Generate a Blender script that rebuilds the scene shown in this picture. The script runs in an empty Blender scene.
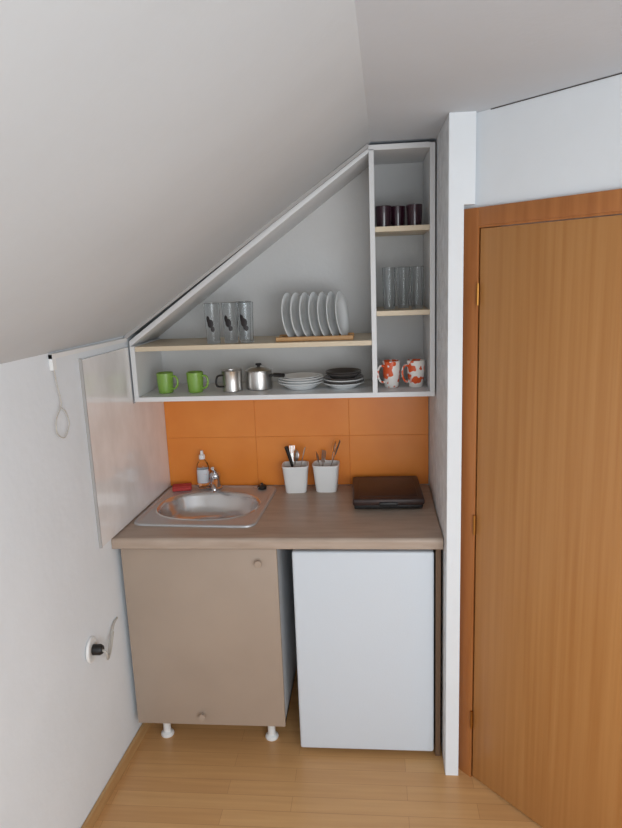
import bpy, bmesh
from math import *
from mathutils import Vector, Matrix, Euler
S=bpy.context.scene
S.view_settings.view_transform='Standard'
S.view_settings.look='None'

# ---------------------------------------------------------------- materials
def lin(c):
    def f(v):
        v/=255.; return v/12.92 if v<=.04045 else ((v+.055)/1.055)**2.4
    return (f(c[0]),f(c[1]),f(c[2]),1)
def mat(name,col,rough=.5,metal=0,var=0,vscale=(3,3,3),col2=None,bump=0,bscale=60,trans=0,ior=1.45,coat=0,detail=4,ramp=(.3,.7),spec=.5):
    m=bpy.data.materials.new(name); m.use_nodes=True
    nt=m.node_tree; b=nt.nodes['Principled BSDF']
    b.inputs['Base Color'].default_value=lin(col); b.inputs['Roughness'].default_value=rough
    b.inputs['Metallic'].default_value=metal; b.inputs['Transmission Weight'].default_value=trans
    b.inputs['IOR'].default_value=ior; b.inputs['Coat Weight'].default_value=coat
    b.inputs['Specular IOR Level'].default_value=spec
    tc=nt.nodes.new('ShaderNodeTexCoord')
    if col2 is None and var:
        col2=tuple(max(0,c*(1-var)) for c in col)
    if col2 is not None:
        mp=nt.nodes.new('ShaderNodeMapping'); mp.inputs['Scale'].default_value=vscale
        n=nt.nodes.new('ShaderNodeTexNoise'); n.inputs['Scale'].default_value=1; n.inputs['Detail'].default_value=detail
        r=nt.nodes.new('ShaderNodeValToRGB'); r.color_ramp.elements[0].position=ramp[0]; r.color_ramp.elements[1].position=ramp[1]
        r.color_ramp.elements[0].color=lin(col2); r.color_ramp.elements[1].color=lin(col)
        nt.links.new(tc.outputs['Object'],mp.inputs[0]); nt.links.new(mp.outputs[0],n.inputs['Vector'])
        nt.links.new(n.outputs['Fac'],r.inputs[0]); nt.links.new(r.outputs[0],b.inputs['Base Color'])
    if bump:
        n2=nt.nodes.new('ShaderNodeTexNoise'); n2.inputs['Scale'].default_value=bscale; n2.inputs['Detail'].default_value=3
        bp=nt.nodes.new('ShaderNodeBump'); bp.inputs['Strength'].default_value=bump; bp.inputs['Distance'].default_value=.01
        nt.links.new(tc.outputs['Object'],n2.inputs['Vector']); nt.links.new(n2.outputs['Fac'],bp.inputs['Height'])
        nt.links.new(bp.outputs[0],b.inputs['Normal'])
    return m
M={}
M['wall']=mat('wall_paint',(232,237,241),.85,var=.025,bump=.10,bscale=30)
M['wallback']=mat('wall_paint_back',(212,212,211),.85,var=.04,bump=.1)
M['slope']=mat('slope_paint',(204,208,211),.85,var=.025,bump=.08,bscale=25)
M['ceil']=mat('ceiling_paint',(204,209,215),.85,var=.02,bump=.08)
M['plaster']=mat('rough_plaster',(238,241,244),.9,var=.10,vscale=(20,20,20),bump=1.0,bscale=40)
M['dark']=mat('dark_gap',(70,66,64),.8)
M['grey']=mat('grey_trim',(172,170,168),.6)
M['door']=mat('door_oak_veneer',(187,134,79),.42,col2=(174,119,65),vscale=(60,60,1.3),detail=6,coat=.1)
M['frame']=mat('door_casing_wood',(182,119,66),.42,col2=(162,100,52),vscale=(40,40,2),detail=5,coat=.1)
M['base']=mat('baseboard_wood',(196,158,108),.5,col2=(176,134,86),vscale=(30,3,30))
M['brass']=mat('hinge_metal',(170,120,60),.35,1)
M['fridge']=mat('fridge_enamel',(212,220,228),.3,bump=.05,bscale=200)
M['beige']=mat('cabinet_beige',(172,154,138),.5,var=.04,vscale=(4,4,4))
M['whitelam']=mat('white_laminate',(222,223,224),.4)
M['cream']=mat('cream_shelf',(222,205,178),.45,var=.06,vscale=(3,40,40))
M['counter']=mat('counter_laminate',(184,166,151),.38,col2=(168,149,133),vscale=(7,40,40),detail=6)
M['brownpanel']=mat('brown_panel',(120,95,75),.5,var=.1,vscale=(30,30,2))
M['orange']=mat('orange_tile',(234,144,62),.3,col2=(224,130,50),vscale=(5,5,5))
M['grout']=mat('grout',(214,128,58),.8)
M['marble']=mat('marbled_tile',(242,241,240),.14,col2=(229,227,225),vscale=(5,9,5),detail=8,ramp=(.35,.6),coat=.5)
M['steel']=mat('stainless_steel',(205,203,200),.3,1,bump=.03,bscale=90)
M['sinksteel']=mat('sink_brushed_steel',(190,191,192),.36,.35,bump=.03,bscale=120)
M['bowlsteel']=mat('sink_bowl_steel',(222,222,222),.22,.9,bump=.02,bscale=120)
M['chrome']=mat('chrome',(205,205,208),.12,1)
M['glass']=mat('clear_glass',(250,252,253),.03,trans=1,ior=1.25)
M['green']=mat('green_glaze',(134,176,74),.25,var=.08,coat=.5)
M['white']=mat('white_ceramic',(240,242,242),.22,coat=.3)
M['whitepl']=mat('white_plastic',(236,237,236),.4)
M['purple']=mat('aubergine_glaze',(52,24,36),.22,coat=.6)
M['orangeprint']=mat('orange_floral_print',(240,236,230),.25,col2=(226,92,44),vscale=(38,38,38),detail=1,ramp=(.45,.49),coat=.3)
M['black']=mat('black_plastic',(30,28,28),.45)
M['darkplate']=mat('dark_plate',(84,80,78),.3)
M['hotplate']=mat('hotplate_brown',(66,45,40),.42,col2=(48,34,31),vscale=(18,18,18))
M['rackwood']=mat('rack_wood',(205,160,108),.5,col2=(190,142,92),vscale=(8,60,60))
M['red']=mat('red_sponge',(196,72,70),.9,bump=.6,bscale=150)
M['label']=mat('bottle_label',(214,218,224),.5,col2=(200,70,60),vscale=(30,30,40),ramp=(.4,.42))
M['cord']=mat('white_cord',(192,188,180),.5)
M['print']=mat('glass_print',(38,34,36),.5)

def floor_mat():
    m=bpy.data.materials.new('floor_laminate'); m.use_nodes=True; nt=m.node_tree; b=nt.nodes['Principled BSDF']
    tc=nt.nodes.new('ShaderNodeTexCoord')
    br=nt.nodes.new('ShaderNodeTexBrick'); br.inputs['Scale'].default_value=1
    br.inputs['Brick Width'].default_value=.62; br.inputs['Row Height'].default_value=.066
    br.inputs['Mortar Size'].default_value=.0008; br.inputs['Mortar Smooth'].default_value=.3
    br.inputs['Color1'].default_value=lin((213,168,115)); br.inputs['Color2'].default_value=lin((203,156,104)); br.inputs['Mortar'].default_value=lin((180,134,86))
    br.offset=.37
    mp=nt.nodes.new('ShaderNodeMapping'); mp.inputs['Scale'].default_value=(2.5,45,1)
    n=nt.nodes.new('ShaderNodeTexNoise'); n.inputs['Scale'].default_value=1; n.inputs['Detail'].default_value=6
    r=nt.nodes.new('ShaderNodeValToRGB'); r.color_ramp.elements[0].position=.3; r.color_ramp.elements[1].position=.7
    r.color_ramp.elements[0].color=(.84,.80,.76,1); r.color_ramp.elements[1].color=(1,1,1,1)
    mx=nt.nodes.new('ShaderNodeMix'); mx.data_type='RGBA'; mx.blend_type='MULTIPLY'; mx.inputs[0].default_value=.8
    nt.links.new(tc.outputs['Object'],br.inputs['Vector']); nt.links.new(tc.outputs['Object'],mp.inputs[0]); nt.links.new(mp.outputs[0],n.inputs['Vector'])
    nt.links.new(n.outputs['Fac'],r.inputs[0]); nt.links.new(br.outputs['Color'],mx.inputs[6]); nt.links.new(r.outputs[0],mx.inputs[7])
    nt.links.new(mx.outputs[2],b.inputs['Base Color']); b.inputs['Roughness'].default_value=.33
    return m
M['floor']=floor_mat()

# ---------------------------------------------------------------- mesh builder
class B:
    def __init__(s,name): s.name=name; s.bm=bmesh.new(); s.mats=[]
    def mi(s,m):
        if m not in s.mats: s.mats.append(m)
        return s.mats.index(m)
    def _add(s,tmp,m,mtx=None,smooth=False):
        if mtx is not None: bmesh.ops.transform(tmp,matrix=mtx,verts=tmp.verts)
        i=s.mi(m); mp={}
        for v in tmp.verts: mp[v]=s.bm.verts.new(v.co)
        for f in tmp.faces:
            try: nf=s.bm.faces.new([mp[v] for v in f.verts])
            except ValueError: continue
            nf.material_index=i; nf.smooth=smooth
        tmp.free()
    def box(s,lo,hi,m,bev=0,seg=2,mtx=None,taper=None):
        t=bmesh.new(); bmesh.ops.create_cube(t,size=1)
        c=[(a+b)/2 for a,b in zip(lo,hi)]; d=[b-a for a,b in zip(lo,hi)]
        for v in t.verts:
            k=1
            if taper and v.co.z<0: k=taper
            v.co=Vector((c[0]+v.co.x*d[0]*k,c[1]+v.co.y*d[1]*k,c[2]+v.co.z*d[2]))
        if bev: bmesh.ops.bevel(t,geom=t.edges[:],offset=bev,segments=seg,profile=.5,affect='EDGES')
        s._add(t,m,mtx,False); return s
    def prism(s,pts,vec,m,bev=0,mtx=None):
        t=bmesh.new(); vs=[t.verts.new(p) for p in pts]; f=t.faces.new(vs)
        r=bmesh.ops.extrude_face_region(t,geom=[f]); 
        bmesh.ops.translate(t,vec=Vector(vec),verts=[g for g in r['geom'] if isinstance(g,bmesh.types.BMVert)])
        bmesh.ops.recalc_face_normals(t,faces=t.faces[:])
        if bev: bmesh.ops.bevel(t,geom=t.edges[:],offset=bev,segments=2,profile=.5,affect='EDGES')
        s._add(t,m,mtx); return s
    def lathe(s,prof,m,mtx=None,n=40,sx=1,sy=1,matf=None):
        t=bmesh.new(); rings=[]
        for r,z in prof:
            if r<1e-6: rings.append([t.verts.new((0,0,z))])
            else: rings.append([t.verts.new((r*cos(2*pi*k/n)*sx,r*sin(2*pi*k/n)*sy,z)) for k in range(n)])
        for a,b in zip(rings,rings[1:]):
            for k in range(n):
                k2=(k+1)%n
                if len(a)==1 and len(b)==1: continue
                if len(a)==1: t.faces.new((a[0],b[k],b[k2]))
                elif len(b)==1: t.faces.new((a[k],b[0],a[k2]))
                else: t.faces.new((a[k],b[k],b[k2],a[k2]))
        bmesh.ops.recalc_face_normals(t,faces=t.faces[:])
        s._add(t,m,mtx,True); return s
    def tube(s,path,r,m,n=12,mtx=None):
        t=bmesh.new(); P=[Vector(p) for p in path]; rings=[]; up=None
        rr=r if isinstance(r,(list,tuple)) else [r]*len(P)
        for i,p in enumerate(P):
            d=(P[min(i+1,len(P)-1)]-P[max(i-1,0)]).normalized()
            if up is None:
                up=Vector((0,0,1)) if abs(d.z)<.9 else Vector((1,0,0))
            up=(up-d*up.dot(d)).normalized(); w=d.cross(up)
            rings.append([t.verts.new(p+(up*cos(2*pi*k/n)+w*sin(2*pi*k/n))*rr[i]) for k in range(n)])
        for a,b in zip(rings,rings[1:]):
            for k in range(n): t.faces.new((a[k],a[(k+1)%n],b[(k+1)%n],b[k]))
        t.faces.new(rings[0][::-1]); t.faces.new(rings[-1])
        bmesh.ops.recalc_face_normals(t,faces=t.faces[:])
        s._add(t,m,mtx,True); return s
    def done(s,loc=None):
        me=bpy.data.meshes.new(s.name)
        s.bm.to_mesh(me); s.bm.free()
        for m in s.mats: me.materials.append(M[m])
        o=bpy.data.objects.new(s.name,me); S.collection.objects.link(o)
        try: me.set_sharp_from_angle(angle=radians(40))
        except Exception: pass
        return o
def T(x,y,z,rz=0,ry=0,rx=0): return Matrix.Translation((x,y,z))@Euler((rx,ry,rz)).to_matrix().to_4x4()
def smooth_path(pts,n=6):
    P=[Vector(p) for p in pts]; out=[]
    for i in range(len(P)-1):
        p0=P[max(i-1,0)];p1=P[i];p2=P[i+1];p3=P[min(i+2,len(P)-1)]
        for k in range(n):
            t=k/n; out.append(.5*((2*p1)+(p2-p0)*t+(2*p0-5*p1+4*p2-p3)*t*t+(3*p1-p0-3*p2+p3)*t**3))
    out.append(P[-1]); return out

# ---------------------------------------------------------------- room
YB=-3.6
wx=lambda y:.0154+.0533*y
ZC=2.1846; ZW=1.551
XR=lambda y:.926+.02*(y+.3)
c,s_=cos(.8475),sin(.8475)
DX,DY=1.194,-.630
def DP(t,off=0): return (DX+c*t+s_*off,DY-s_*t+c*off)
B('floor').box((-.5,YB,-.05),(3.4,.2,0),'floor').done()
w=B('wall_left'); w.prism([(wx(.1),.1,0),(wx(YB),YB,0),(wx(YB)-.1,YB,0),(wx(.1)-.1,.1,0)],(0,0,ZW+.01),'wall'); w.done()
w=B('wall_back'); w.box((-.1,0,0),(1.4,.1,ZC+.02),'wallback'); w.done()
w=B('ceiling_slope')
t=bmesh.new()
v=[t.verts.new(p) for p in [(wx(.1),.1,ZW),(wx(YB),YB,ZW),(XR(YB),YB,ZC),(XR(.1),.1,ZC),(wx(.1)-.1,.1,ZW+.12),(wx(YB)-.1,YB,ZW+.12),(XR(YB),YB,ZC+.12),(XR(.1),.1,ZC+.12)]]
for q in [(0,1,2,3),(4,7,6,5),(0,4,5,1),(2,6,7,3),(1,5,6,2),(0,3,7,4)]: t.faces.new([v[i] for i in q])
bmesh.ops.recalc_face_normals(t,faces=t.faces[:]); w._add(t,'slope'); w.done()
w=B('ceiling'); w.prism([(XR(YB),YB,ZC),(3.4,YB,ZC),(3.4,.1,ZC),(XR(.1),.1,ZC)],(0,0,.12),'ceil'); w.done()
w=B('wall_column'); w.box((1.150,-.669,0),(1.194,.0,ZC+.01),'wall'); w.box((1.1495,-.660,.0),(1.1505,-.0,ZC),'plaster')
w.box((1.194,-.669,1.932),(1.226,-.60,ZC+.01),'wall'); w.done()
LF=.066; LW=.80; off=.014
def dbox(b,t0,t1,z0,z1,o0,o1,m,bev=0):
    p=[DP(t0,o0),DP(t1,o0),DP(t1,o1),DP(t0,o1)]
    b.prism([(x,y,z0) for x,y in p],(0,0,z1-z0),m,bev)
ZD=1.922
w=B('wall_right'); dbox(w,-.02,.03,0,ZC+.01,off,off+.1,'wall'); dbox(w,.03,LF*2+LW-.03,ZD-.03,ZC+.01,off,off+.1,'wall'); dbox(w,LF*2+LW-.03,1.7,0,ZC+.01,off,off+.1,'wall'); w.done()
d=B('door_1')
dbox(d,0.002,LF-.004,0,ZD,0,off,'frame',.002); dbox(d,LF+LW+.004,2*LF+LW,0,ZD,0,off,'frame',.002)
dbox(d,LF-.004,LF+LW+.004,ZD-.052,ZD,0,off,'frame',.002)
dbox(d,LF-.010,LF-.004,0,ZD-.052,.004,.10,'frame'); dbox(d,LF+LW+.004,LF+LW+.01,0,ZD-.052,.004,.10,'frame')
dbox(d,LF-.004,LF+LW+.004,ZD-.058,ZD-.052,.004,.10,'frame')
dbox(d,LF-.001,LF+LW,.006,ZD-.060,.006,.046,'door',.002)
for z in (1.64,.91,.2):
    x,y=DP(LF-.002,-.001); d.tube([(x,y,z),(x,y,z+.065)],.0050,'brass')
d.tube(smooth_path([DP(LF+LW-.05,.01)+(1.0,),DP(LF+LW-.05,-.05)+(1.0,),DP(LF+LW-.08,-.055)+(1.0,),DP(LF+LW-.16,-.055)+(1.0,)]),.009,'chrome')
d.done()
x,y=DP(1.7,off)
B('wall_right_side').box((x,YB,0),(x+.1,y+.02,ZC),'wall').done()
w=B('ceiling_crack'); dbox(w,.09,1.6,ZC-.0025,ZC-.0005,off-.003,off-.0002,'dark'); w.done()  # thin dark strip drawn for the crack along the ceiling edge, not a moulding
w=B('baseboard_left'); w.prism([(wx(-.0)+.001,-.02,0),(wx(YB)+.001,YB,0),(wx(YB)+.013,YB,0),(wx(0)+.013,-.02,0)],(0,0,.045),'base'); w.done()
w=B('backsplash_panel'); YP=-.680
pts=[(YP,.864),(-.01,.864),(-.01,1.292),(-.318,1.292),(-.318,1.508),(YP,1.508)]
w.prism([(wx(y)+.001,y,z) for y,z in pts],(.008,0,0),'marble')
w.prism([(wx(y)+.0005,y,z) for y,z in [(YP-.004,.862),(YP,.862),(YP,1.512),(YP-.004,1.512)]],(.010,0,0),'grey')
w.done()
w=B('wall_backsplash_tile')
for a_,b_ in ((.024,.415),(.4165,.815),(.8165,1.146)):
    w.box((a_,-.009,.862),(b_,-.001,1.078),'orange',.0006,1); w.box((a_,-.009,1.0795),(b_,-.001,1.294),'orange',.0006,1)
w.box((.024,-.0075,.862),(1.146,-.001,1.294),'grout'); w.done()
w=B('cable_duct'); w.prism([(wx(-.33)+.001,-.33,1.530),(wx(-.86)+.001,-.86,1.534),(wx(-.86)+.013,-.86,1.534),(wx(-.33)+.013,-.33,1.530)],(0,0,.014),'whitepl')
w.prism([(wx(-.84)+.001,-.84,1.50),(wx(-.86)+.001,-.86,1.50),(wx(-.86)+.012,-.86,1.50),(wx(-.84)+.012,-.84,1.50)],(0,0,.047),'whitepl'); w.done()
X=wx(-.86)+.008; Y0=.042
w=B('hanging_cord'); w.tube(smooth_path([(X,-.892+Y0,1.535),(X+.002,-.892+Y0,1.48),(X+.004,-.880+Y0,1.41),(X+.004,-.885+Y0,1.385),(X+.006,-.925+Y0,1.355),(X+.006,-.928+Y0,1.315),(X+.006,-.885+Y0,1.292),(X+.006,-.848+Y0,1.325),(X+.006,-.860+Y0,1.365),(X+.005,-.885+Y0,1.385)]),.0018,'cord',8); w.done()

# ---------------------------------------------------------------- upper cabinet
UC=B('wall_cabinet'); F0,Bk=-.3137,-.002
UC.box((.012,F0,1.297),(1.144,Bk,1.315),'whitelam',.0008,1)
UC.box((.012,F0,1.315),(.030,Bk,1.510),'whitelam',.0008,1)
UC.box((1.126,F0,1.315),(1.144,Bk,2.172),'whitelam',.0008,1)
UC.box((.918,F0,1.315),(.936,Bk,2.160),'whitelam',.0008,1)
UC.box((.915,F0,2.156),(1.126,Bk,2.174),'whitelam',.0008,1)
UC.prism([(.012,F0,1.508),(.012,F0,1.530),(.918,F0,2.174),(.918,F0,2.150)],(0,Bk-F0,0),'whitelam',.0008)
UC.box((.030,F0+.006,1.489),(.918,Bk,1.507),'cream',.0008,1)
UC.box((.936,F0+.006,1.593),(1.126,Bk,1.611),'cream',.0008,1)
UC.box((.936,F0+.006,1.886),(1.126,Bk,1.904),'cream',.0008,1)
UC.done()
tr=B('trim_2')
tr.prism([(.003,-.335,1.536),(.003,-.335,1.5530),(.918,-.335,2.176),(.918,-.335,2.162)],(0,.012,0),'grey'); tr.done()

# ---------------------------------------------------------------- lower units
g=B('base_cabinet')
x0,x1,y0,y1,z0,z1=.012,.571,-.560,-.012,.107,.815
g.box((x0,y0,z0),(x0+.018,y1,z1),'whitelam',.0008,1); g.box((x1-.018,y0,z0),(x1,y1,z1),'whitelam',.0008,1)
g.box((x0,y0,z0),(x1,y1,z0+.018),'whitelam',.0008,1); g.box((x0,y1-.004,z0),(x1,y1,z1),'whitelam')
g.box((x0-.004,-.577,z0-.001),(x1+.001,-.561,z1-.002),'beige',.0015,2)
for kx,kz in ((.508,.765),(.263,.150)):
    g.lathe([(0,0),(.006,0),(.006,.010),(.011,.014),(.0135,.019),(.012,.023),(0,.0245)],'beige',T(kx,-.577,kz,0,0,pi/2),24)
for kx in (.090,.505):
    for ky in (-.50,-.06):
        g.lathe([(0,0),(.024,0),(.026,.005),(.024,.012),(.015,.018),(.014,.070),(.022,.082),(.026,.106),(0,.106)],'whitepl',T(kx,ky,0),20)
g.done()
g=B('refrigerator')
g.box((.632,-.530,.035),(1.112,-.05,.800),'fridge',.006,3)
g.box((.626,-.584,.022),(1.117,-.534,.806),'fridge',.009,4)
g.box((.640,-.535,.040),(1.105,-.528,.795),'grey')
for kx in (.66,1.085):
    for ky in (-.50,-.09): g.lathe([(0,0),(.018,0),(.018,.012),(.012,.016),(.012,.037),(0,.037)],'black',T(kx,ky,0),16)
g.done()
B('side_panel').box((1.123,-.575,0),(1.141,-.012,.818),'brownpanel',.001,1).done()
g=B('countertop')
hx0,hx1,hy0,hy1=.048,.462,-.428,-.088
cz0,cz1=.820,.860
xl=lambda y:wx(y)+.0025
def cp(pts,m='counter'): g.prism([(x,y,cz0) for x,y in pts],(0,0,cz1-cz0),m)
cp([(xl(-.585),-.585),(1.146,-.585),(1.146,hy0),(xl(hy0),hy0)])
cp([(xl(hy1),hy1),(1.146,hy1),(1.146,-.010),(xl(0),-.010)])
cp([(xl(hy0),hy0),(hx0,hy0),(hx0,hy1),(xl(hy1),hy1)])
cp([(hx1,hy0),(1.146,hy0),(1.146,hy1),(hx1,hy1)])
n=8; prof=[(-.585,cz1)]+[(-.585-.012*sin(pi/2*k/n),cz1-.012+.012*cos(pi/2*k/n)) for k in range(1,n+1)]+[(-.597,cz0+.004),(-.593,cz0),(-.585,cz0)]
g.prism([(xl(-.6),y,z) for y,z in prof],(1.1485-xl(-.6)-.002,0,0),'counter'); g.done()

# sink
g=B('kitchen_sink'); N=128
def se(a,b,n,th):
    cc,ss=cos(th),sin(th); return (a*copysign(abs(cc)**(2/n),cc),b*copysign(abs(ss)**(2/n),ss))
def rings(spec):
    t=bmesh.new(); R=[]
    for kind,a,b,z,cy in spec:
        L=[]
        for k in range(N):
            th=2*pi*k/N
            x,y=se(a,b,12 if kind=='r' else 2.4,th)
            L.append(t.verts.new((x,cy+y,z)))
        R.append(L)
    for a_,b_ in zip(R,R[1:]):
        for k in range(N): t.faces.new((a_[k],a_[(k+1)%N],b_[(k+1)%N],b_[k]))
    return t,R
A_,B_=.2365,.2345; q=-.012
SM=T(.2585,-.2525,0,-.0533)
t,R=rings([('r',A_,B_,.8605,0),('r',A_-.001,B_-.001,.8655,0),('r',A_-.006,B_-.006,.8680,0),('r',A_-.012,B_-.012,.8675,0),('r',A_-.018,B_-.018,.8635,0),('r',A_-.024,B_-.024,.8630,0),('e',.206,.166,.8635,q)])
bmesh.ops.recalc_face_normals(t,faces=t.faces[:]); g._add(t,'sinksteel',SM,True)
t,R=rings([('e',.206,.166,.8635,q),('e',.202,.162,.8668,q),('e',.196,.156,.8625,q),('e',.190,.150,.852,q),('e',.178,.138,.815,q),('e',.158,.120,.785,q),('e',.12,.09,.774,q),('e',.04,.04,.770,q)])
t.faces.new(R[-1]); bmesh.ops.recalc_face_normals(t,faces=t.faces[:]); g._add(t,'bowlsteel',SM,True)
g.lathe([(0,.004),(.022,.004),(.036,.0025),(.040,0)],'chrome',SM@T(0,q,.770),24)
g.lathe([(0,.0045),(.012,.0045),(.012,.0042)],'black',SM@T(0,q,.7705),16)
sk=g.done()
g=B('kitchen_faucet'); fx,fy,fz=.238,-.055,.8645
g.lathe([(0,0),(.028,0),(.028,.006),(.022,.010),(.021,.045),(.023,.052),(.023,.062),(.015,.074),(0,.078)],'chrome',T(fx,fy,fz),28)
g.tube(smooth_path([(fx,fy-.01,fz+.030),(fx+.010,fy-.05,fz+.048),(fx+.020,fy-.10,fz+.052),(fx+.026,fy-.125,fz+.042),(fx+.027,fy-.128,fz+.028)]),[.013]*12+[.011]*13,'chrome',14)
g.tube(smooth_path([(fx,fy,fz+.074),(fx+.002,fy-.02,fz+.092),(fx+.004,fy-.05,fz+.104)]),[.009]*6+[.007]*7,'chrome',12)
g.done()
g=B('dish_soap_bottle'); bx,by,bz=.184,-.045,.8655
g.lathe([(0,0),(.022,0),(.026,.004),(.026,.095),(.022,.110),(.012,.124),(.011,.130),(0,.130)],'glass',T(bx,by,bz),28,1,.8)
g.lathe([(.0268,.025),(.0268,.085)],'label',T(bx,by,bz),28,1,.8)
g.lathe([(0,.129),(.013,.129),(.013,.146),(.007,.150),(.006,.165),(0,.165)],'whitepl',T(bx,by,bz),20)
g.done()
g=B('kitchen_sponge'); mt=T(.094,-.070,.8645,radians(12)); g.box((-.040,-.024,0),(.040,.024,.016),'red',.004,2,mt); g.box((-.040,-.024,.016),(.040,.024,.021),'red',.002,1,mt); g.done()
g=B('sink_plug'); g.lathe([(0,0),(.019,0),(.021,.008),(.017,.014),(.006,.016),(.005,.024),(0,.025)],'black',T(.440,-.060,.8645),24)
g.tube(smooth_path([(.440,-.060,.887),(.430,-.075,.874),(.415,-.073,.869),(.40,-.062,.8685)]),.0015,'chrome',8); g.done()

def cup(name,x,y,rz):
    g=B(name); t=bmesh.new(); Nn=40; R=[]
    def rr(a,z): R.append([t.verts.new(se(a,a*.85,4.5,2*pi*k/Nn)+(z,)) for k in range(Nn)])
    rr(.030,0);rr(.042,.0);rr(.044,.004);rr(.054,.108);rr(.056,.111);rr(.056,.116);rr(.052,.116);rr(.050,.106);rr(.041,.006);rr(.02,.005)
    for a_,b_ in zip(R,R[1:]):
        for k in range(Nn): t.faces.new((a_[k],a_[(k+1)%Nn],b_[(k+1)%Nn],b_[k]))
    t.faces.new(R[-1]); t.faces.new(R[0]); bmesh.ops.recalc_face_normals(t,faces=t.faces[:])
    g._add(t,'whitepl',T(x,y,.8603,rz),True); return g
def fork(g,base,tip,m='steel',kind='fork'):
    b_=Vector(base); tp=Vector(tip); d=(tp-b_).normalized(); L=(tp-b_).length
    q=d.to_track_quat('Z','Y').to_matrix().to_4x4(); mt=Matrix.Translation(b_)@q
    g.box((-.004,-.0012,0),(.004,.0012,L-.045),m,.0008,1,mt)
    if kind=='fork':
        g.box((-.011,-.0012,L-.05),(.011,.0012,L-.032),m,.001,1,mt)
        for i in range(4): g.box((-.011+i*.0063,-.001,L-.033),(-.011+i*.0063+.003,.001,L),m,0,1,mt)
    elif kind=='spoon':
        g.lathe([(0,-.003),(.009,-.001),(.0165,.003),(.0175,.0045),(.0155,.0038),(.008,.0005),(0,-.001)],m,mt@T(0,0,L-.024,0,0,pi/2),24,1,1.4)
    elif kind=='spatula':
        g.box((-.016,-.002,L-.05),(.016,.002,L+.01),m,.0015,1,mt)
    else:
        g.tube([(0,0,L-.09),(0,0,L)],[.006,.0085],m,10,mt)
g=cup('utensil_cup',.590,-.080,.05)
fork(g,(.602,-.075,.872),(.556,-.090,1.055),'black','handle'); fork(g,(.584,-.095,.872),(.594,-.085,1.040),'steel','spoon'); fork(g,(.588,-.065,.872),(.632,-.070,1.045),'steel','fork'); fork(g,(.578,-.075,.872),(.576,-.055,1.05),'steel','fork'); g.done()
g=cup('utensil_cup',.718,-.072,-.04)
fork(g,(.702,-.075,.872),(.684,-.080,1.030),'steel','spoon'); fork(g,(.702,-.085,.872),(.776,-.080,1.065),'darkplate','spatula'); fork(g,(.722,-.055,.872),(.756,-.050,1.065),'steel','spoon'); fork(g,(.692,-.065,.872),(.710,-.045,1.025),'steel','fork'); g.done()

g=B('hot_plate'); hx,hy=.966,-.180; mt=T(hx,hy,.8603,radians(1.5))
for a_ in (-.11,.11):
    for b_ in (-.11,.11): g.lathe([(0,0),(.010,0),(.008,.010),(0,.010)],'black',mt@T(a_,b_,0),14)
g.box((-.131,-.142,.006),(.131,.142,.028),'black',.006,3,mt)
g.box((-.136,-.148,.020),(.136,.145,.048),'hotplate',.009,3,mt)
g.box((-.112,-.120,.0465),(.112,.118,.0500),'hotplate',.003,2,mt)
g.box((-.035,-.156,.020),(.035,-.146,.036),'black',.003,2,mt)
for a_ in (-.06,.06): g.box((a_-.018,.142,.016),(a_+.018,.150,.044),'black',.002,1,mt)
g.done()

# ---------------------------------------------------------------- shelf ware
def mug(name,x,y,z,r,h,m,ha,hm=None,taper=.88):
    g=B(name); th=.0035
    g.lathe([(0,0),(r*taper-.003,0),(r*taper,.003),(r*.97,h*.6),(r,h-.001),(r-th*.5,h),(r-th,h-.002),(r*.95-th,h*.6),(r*taper-th,.007),(0,.006)],m,T(x,y,z+.0004),36)
    p=[(r*.90,0,h*.80),(r+.012,0,h*.83),(r+.022,0,h*.68),(r+.021,0,h*.42),(r+.010,0,h*.24),(r*.86,0,h*.22)]
    g.tube(smooth_path(p),.0042,hm or m,10,T(x,y,z,ha)); return g.done()
ZS=1.315
mug('coffee_mug',.108,-.22,ZS,.033,.080,'green',radians(-15))
mug('coffee_mug',.228,-.22,ZS,.033,.080,'green',radians(-15))
g=B('milk_pot'); g.lathe([(0,0),(.036,0),(.039,.003),(.037,.040),(.040,.080),(.041,.082),(.038,.081),(.035,.04),(.036,.005),(0,.004)],'steel',T(.372,-.21,ZS+.0004),36)
g.tube(smooth_path([(.345,-.235,ZS+.066),(.325,-.255,ZS+.064),(.322,-.258,ZS+.03),(.347,-.236,ZS+.022)]),.004,'black',10); g.done()
g=B('saucepan'); g.lathe([(0,0),(.048,0),(.052,.003),(.052,.070),(.054,.072),(.054,.074),(.050,.075),(.034,.084),(0,.088)],'steel',T(.472,-.17,ZS+.0004),40)
g.lathe([(0,.086),(.006,.086),(.006,.092),(.013,.095),(.011,.101),(0,.102)],'black',T(.472,-.17,ZS),20)
g.tube(smooth_path([(.518,-.195,ZS+.055),(.545,-.215,ZS+.060),(.580,-.245,ZS+.062)]),[.005]*5+[.008]*8,'black',10)
g.done()
def dish(g,x,y,z,R,h,m,depth=None):
    g.lathe([(0,0),(R*.55,0),(R*.58,.002),(R*.72,h*.45),(R*.97,h-.001),(R,h),(R*.97,h+.0025),(R*.70,h*.45+.004),(R*.55,.006),(0,.005)],m,T(x,y,z),44)
g=B('serving_bowl_stack')
for i in range(3): dish(g,.640,-.185,ZS+.0004+i*.010,.090,.026,'white')
dish(g,.640,-.185,ZS+.030,.074,.020,'white'); g.done()
g=B('saucer_stack')
for i in range(4): dish(g,.806,-.185,ZS+.0004+i*.0075,.079,.020,'white' if i%2==0 else 'darkplate')
for i in range(2): dish(g,.806,-.185,ZS+.031+i*.008,.070,.026,'darkplate')
g.done()
mug('latte_mug',.990,-.20,ZS,.034,.102,'orangeprint',radians(205),'orangeprint',.80)
mug('latte_mug',1.082,-.20,ZS,.034,.102,'orangeprint',radians(205),'orangeprint',.80)
ZR=1.904
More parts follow.
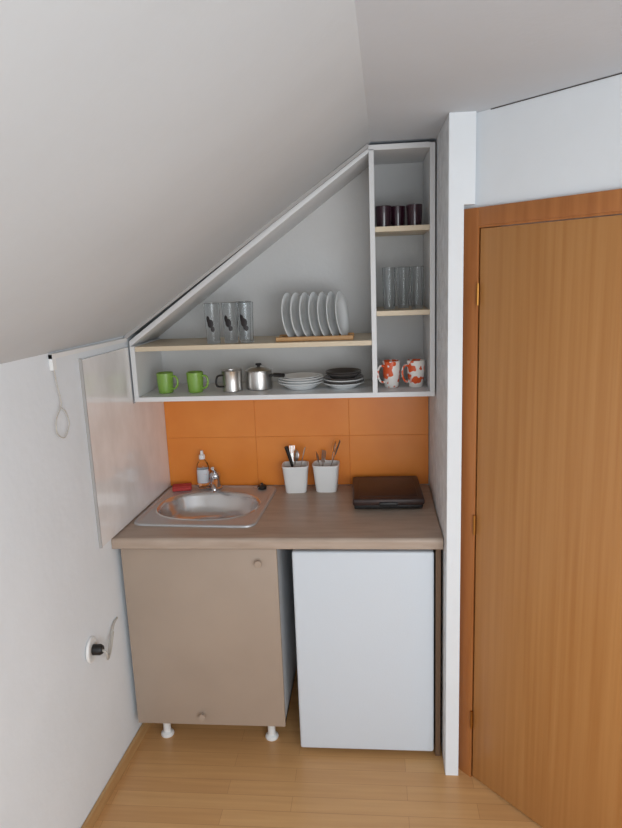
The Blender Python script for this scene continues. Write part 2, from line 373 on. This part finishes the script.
for x,y in ((.968,-.22),(1.020,-.18),(1.078,-.225)): mug('espresso_cup',x,y,ZR,.029,.076,'purple',radians(60))
def glass(name,x,y,z,r,h,pr=False):
    g=B(name)
    g.lathe([(0,0),(r*.80,0),(r*.84,.003),(r,h-.001),(r-.0008,h),(r-.0018,h-.001),(r*.84-.002,.010),(0,.009)],'glass',T(x,y,z+.0004),32)
    if pr:
        t=bmesh.new()
        for a0,z0,z1,wd in ((-95,.060,.092,24),(-78,.045,.065,16),(-112,.078,.105,14)):
            P=[]
            for k in range(7):
                an=radians(a0-wd+2*wd*k/6); e=sqrt(max(0,1-((k-3)/3.2)**2))
                zm=(z0+z1)/2; hh=(z1-z0)/2*e
                def rad(zz): return r*(.84+.16*zz/h)+.0006
                P.append((t.verts.new((rad(zm-hh)*cos(an),rad(zm-hh)*sin(an),zm-hh)),t.verts.new((rad(zm+hh)*cos(an),rad(zm+hh)*sin(an),zm+hh))))
            for p,q in zip(P,P[1:]): t.faces.new((p[0],q[0],q[1],p[1]))
        g._add(t,'print',T(x,y,z),True)
    return g.done()
for x,y in ((.320,-.25),(.386,-.24),(.448,-.25),(.425,-.16)): glass('drinking_glass',x,y,1.507,.030,.150,True)
for x,y in ((.985,-.20),(1.040,-.15),(1.088,-.21)): glass('highball_glass',x,y,1.611,.025,.152)
g=B('dish_rack'); RY=(-.265,-.155)
for ry in RY: g.box((.560,ry-.008,1.5074),(.850,ry+.008,1.524),'rackwood',.002,1)
for rx in (.565,.833): g.box((rx,RY[0],1.5074),(rx+.012,RY[1],1.519),'rackwood',.002,1)
g.done()
PX=[.598+i*.0330 for i in range(7)]
for px in PX:
    g=B('dinner_plate'); R=.088
    g.lathe([(0,0),(R*.55,0),(R*.60,.003),(R*.97,.012),(R,.014),(R*.96,.0155),(R*.60,.007),(R*.55,.0045),(0,.004)],'white',T(px,-.21,1.5085+.0875,radians(-13),radians(84)),44)
    g.done()

g=B('wall_socket'); sy,sz=-.817,.561; sx=wx(sy)
q=T(sx+.0005,sy,sz,radians(3),pi/2)
g.lathe([(0,0),(.042,0),(.043,.004),(.040,.009),(.030,.011),(.026,.009),(0,.009)],'whitepl',q,36)
g.lathe([(0,.010),(.018,.010),(.018,.034),(.013,.042),(0,.043)],'black',q,24)
g.tube(smooth_path([(sx+.040,sy,sz),(sx+.055,sy-.004,sz-.006),(sx+.052,sy+.01,sz-.030),(sx+.040,sy+.05,sz-.045),(sx+.026,sy+.10,sz-.030),(sx+.016,sy+.16,sz+.00),(sx+.014,sy+.20,sz+.004)]),.004,'cord',8)
g.tube(smooth_path([(sx+.040,sy+.03,sz-.044),(sx+.030,sy+.06,sz-.07),(sx+.020,sy+.11,sz-.065),(sx+.016,sy+.15,sz-.02)]),.004,'cord',8)
g.done()

# ---------------------------------------------------------------- light
W=bpy.data.worlds.new('World'); S.world=W; W.use_nodes=True
bg=W.node_tree.nodes['Background']; bg.inputs[0].default_value=(.87,.94,1,1); bg.inputs[1].default_value=.90
def area(name,loc,target,size,e,col):
    l=bpy.data.lights.new(name,'AREA'); l.shape='RECTANGLE'; l.size,l.size_y=size; l.energy=e; l.color=col
    o=bpy.data.objects.new(name,l); o.location=loc; o.rotation_euler=(Vector(target)-Vector(loc)).to_track_quat('-Z','Y').to_euler(); S.collection.objects.link(o)
area('assumed_window_light',(1.6,-4.0,1.3),(.3,0,.9),(1.4,1.3),34,(.94,.97,1))  # area lamp for an assumed, unseen window behind the camera; no window is modelled
area('side_fill_light',(2.28,-2.75,1.15),(0,-1.0,1.2),(1.2,1.2),13,(.94,.97,1))  # added fill lamp to brighten slope, left wall and panel; no real window

# ---------------------------------------------------------------- camera
yw,pt,rl,f=.0976,.2079,-.0382,658.2764
Fw=Vector((-sin(yw)*cos(pt),cos(yw)*cos(pt),-sin(pt))); ri=Vector((cos(yw),sin(yw),0)); up=ri.cross(Fw)
Rv=ri*cos(rl)+up*sin(rl); Uv=-ri*sin(rl)+up*cos(rl)
cam=bpy.data.cameras.new('camera'); co=bpy.data.objects.new('camera',cam); S.collection.objects.link(co)
cam.sensor_fit='VERTICAL'; cam.sensor_height=24; cam.lens=f/828*24; cam.clip_start=.01
mt=Matrix((( Rv.x,Uv.x,-Fw.x,.9212),(Rv.y,Uv.y,-Fw.y,-2.7116),(Rv.z,Uv.z,-Fw.z,1.7471),(0,0,0,1)))
co.matrix_world=mt
S.camera=co
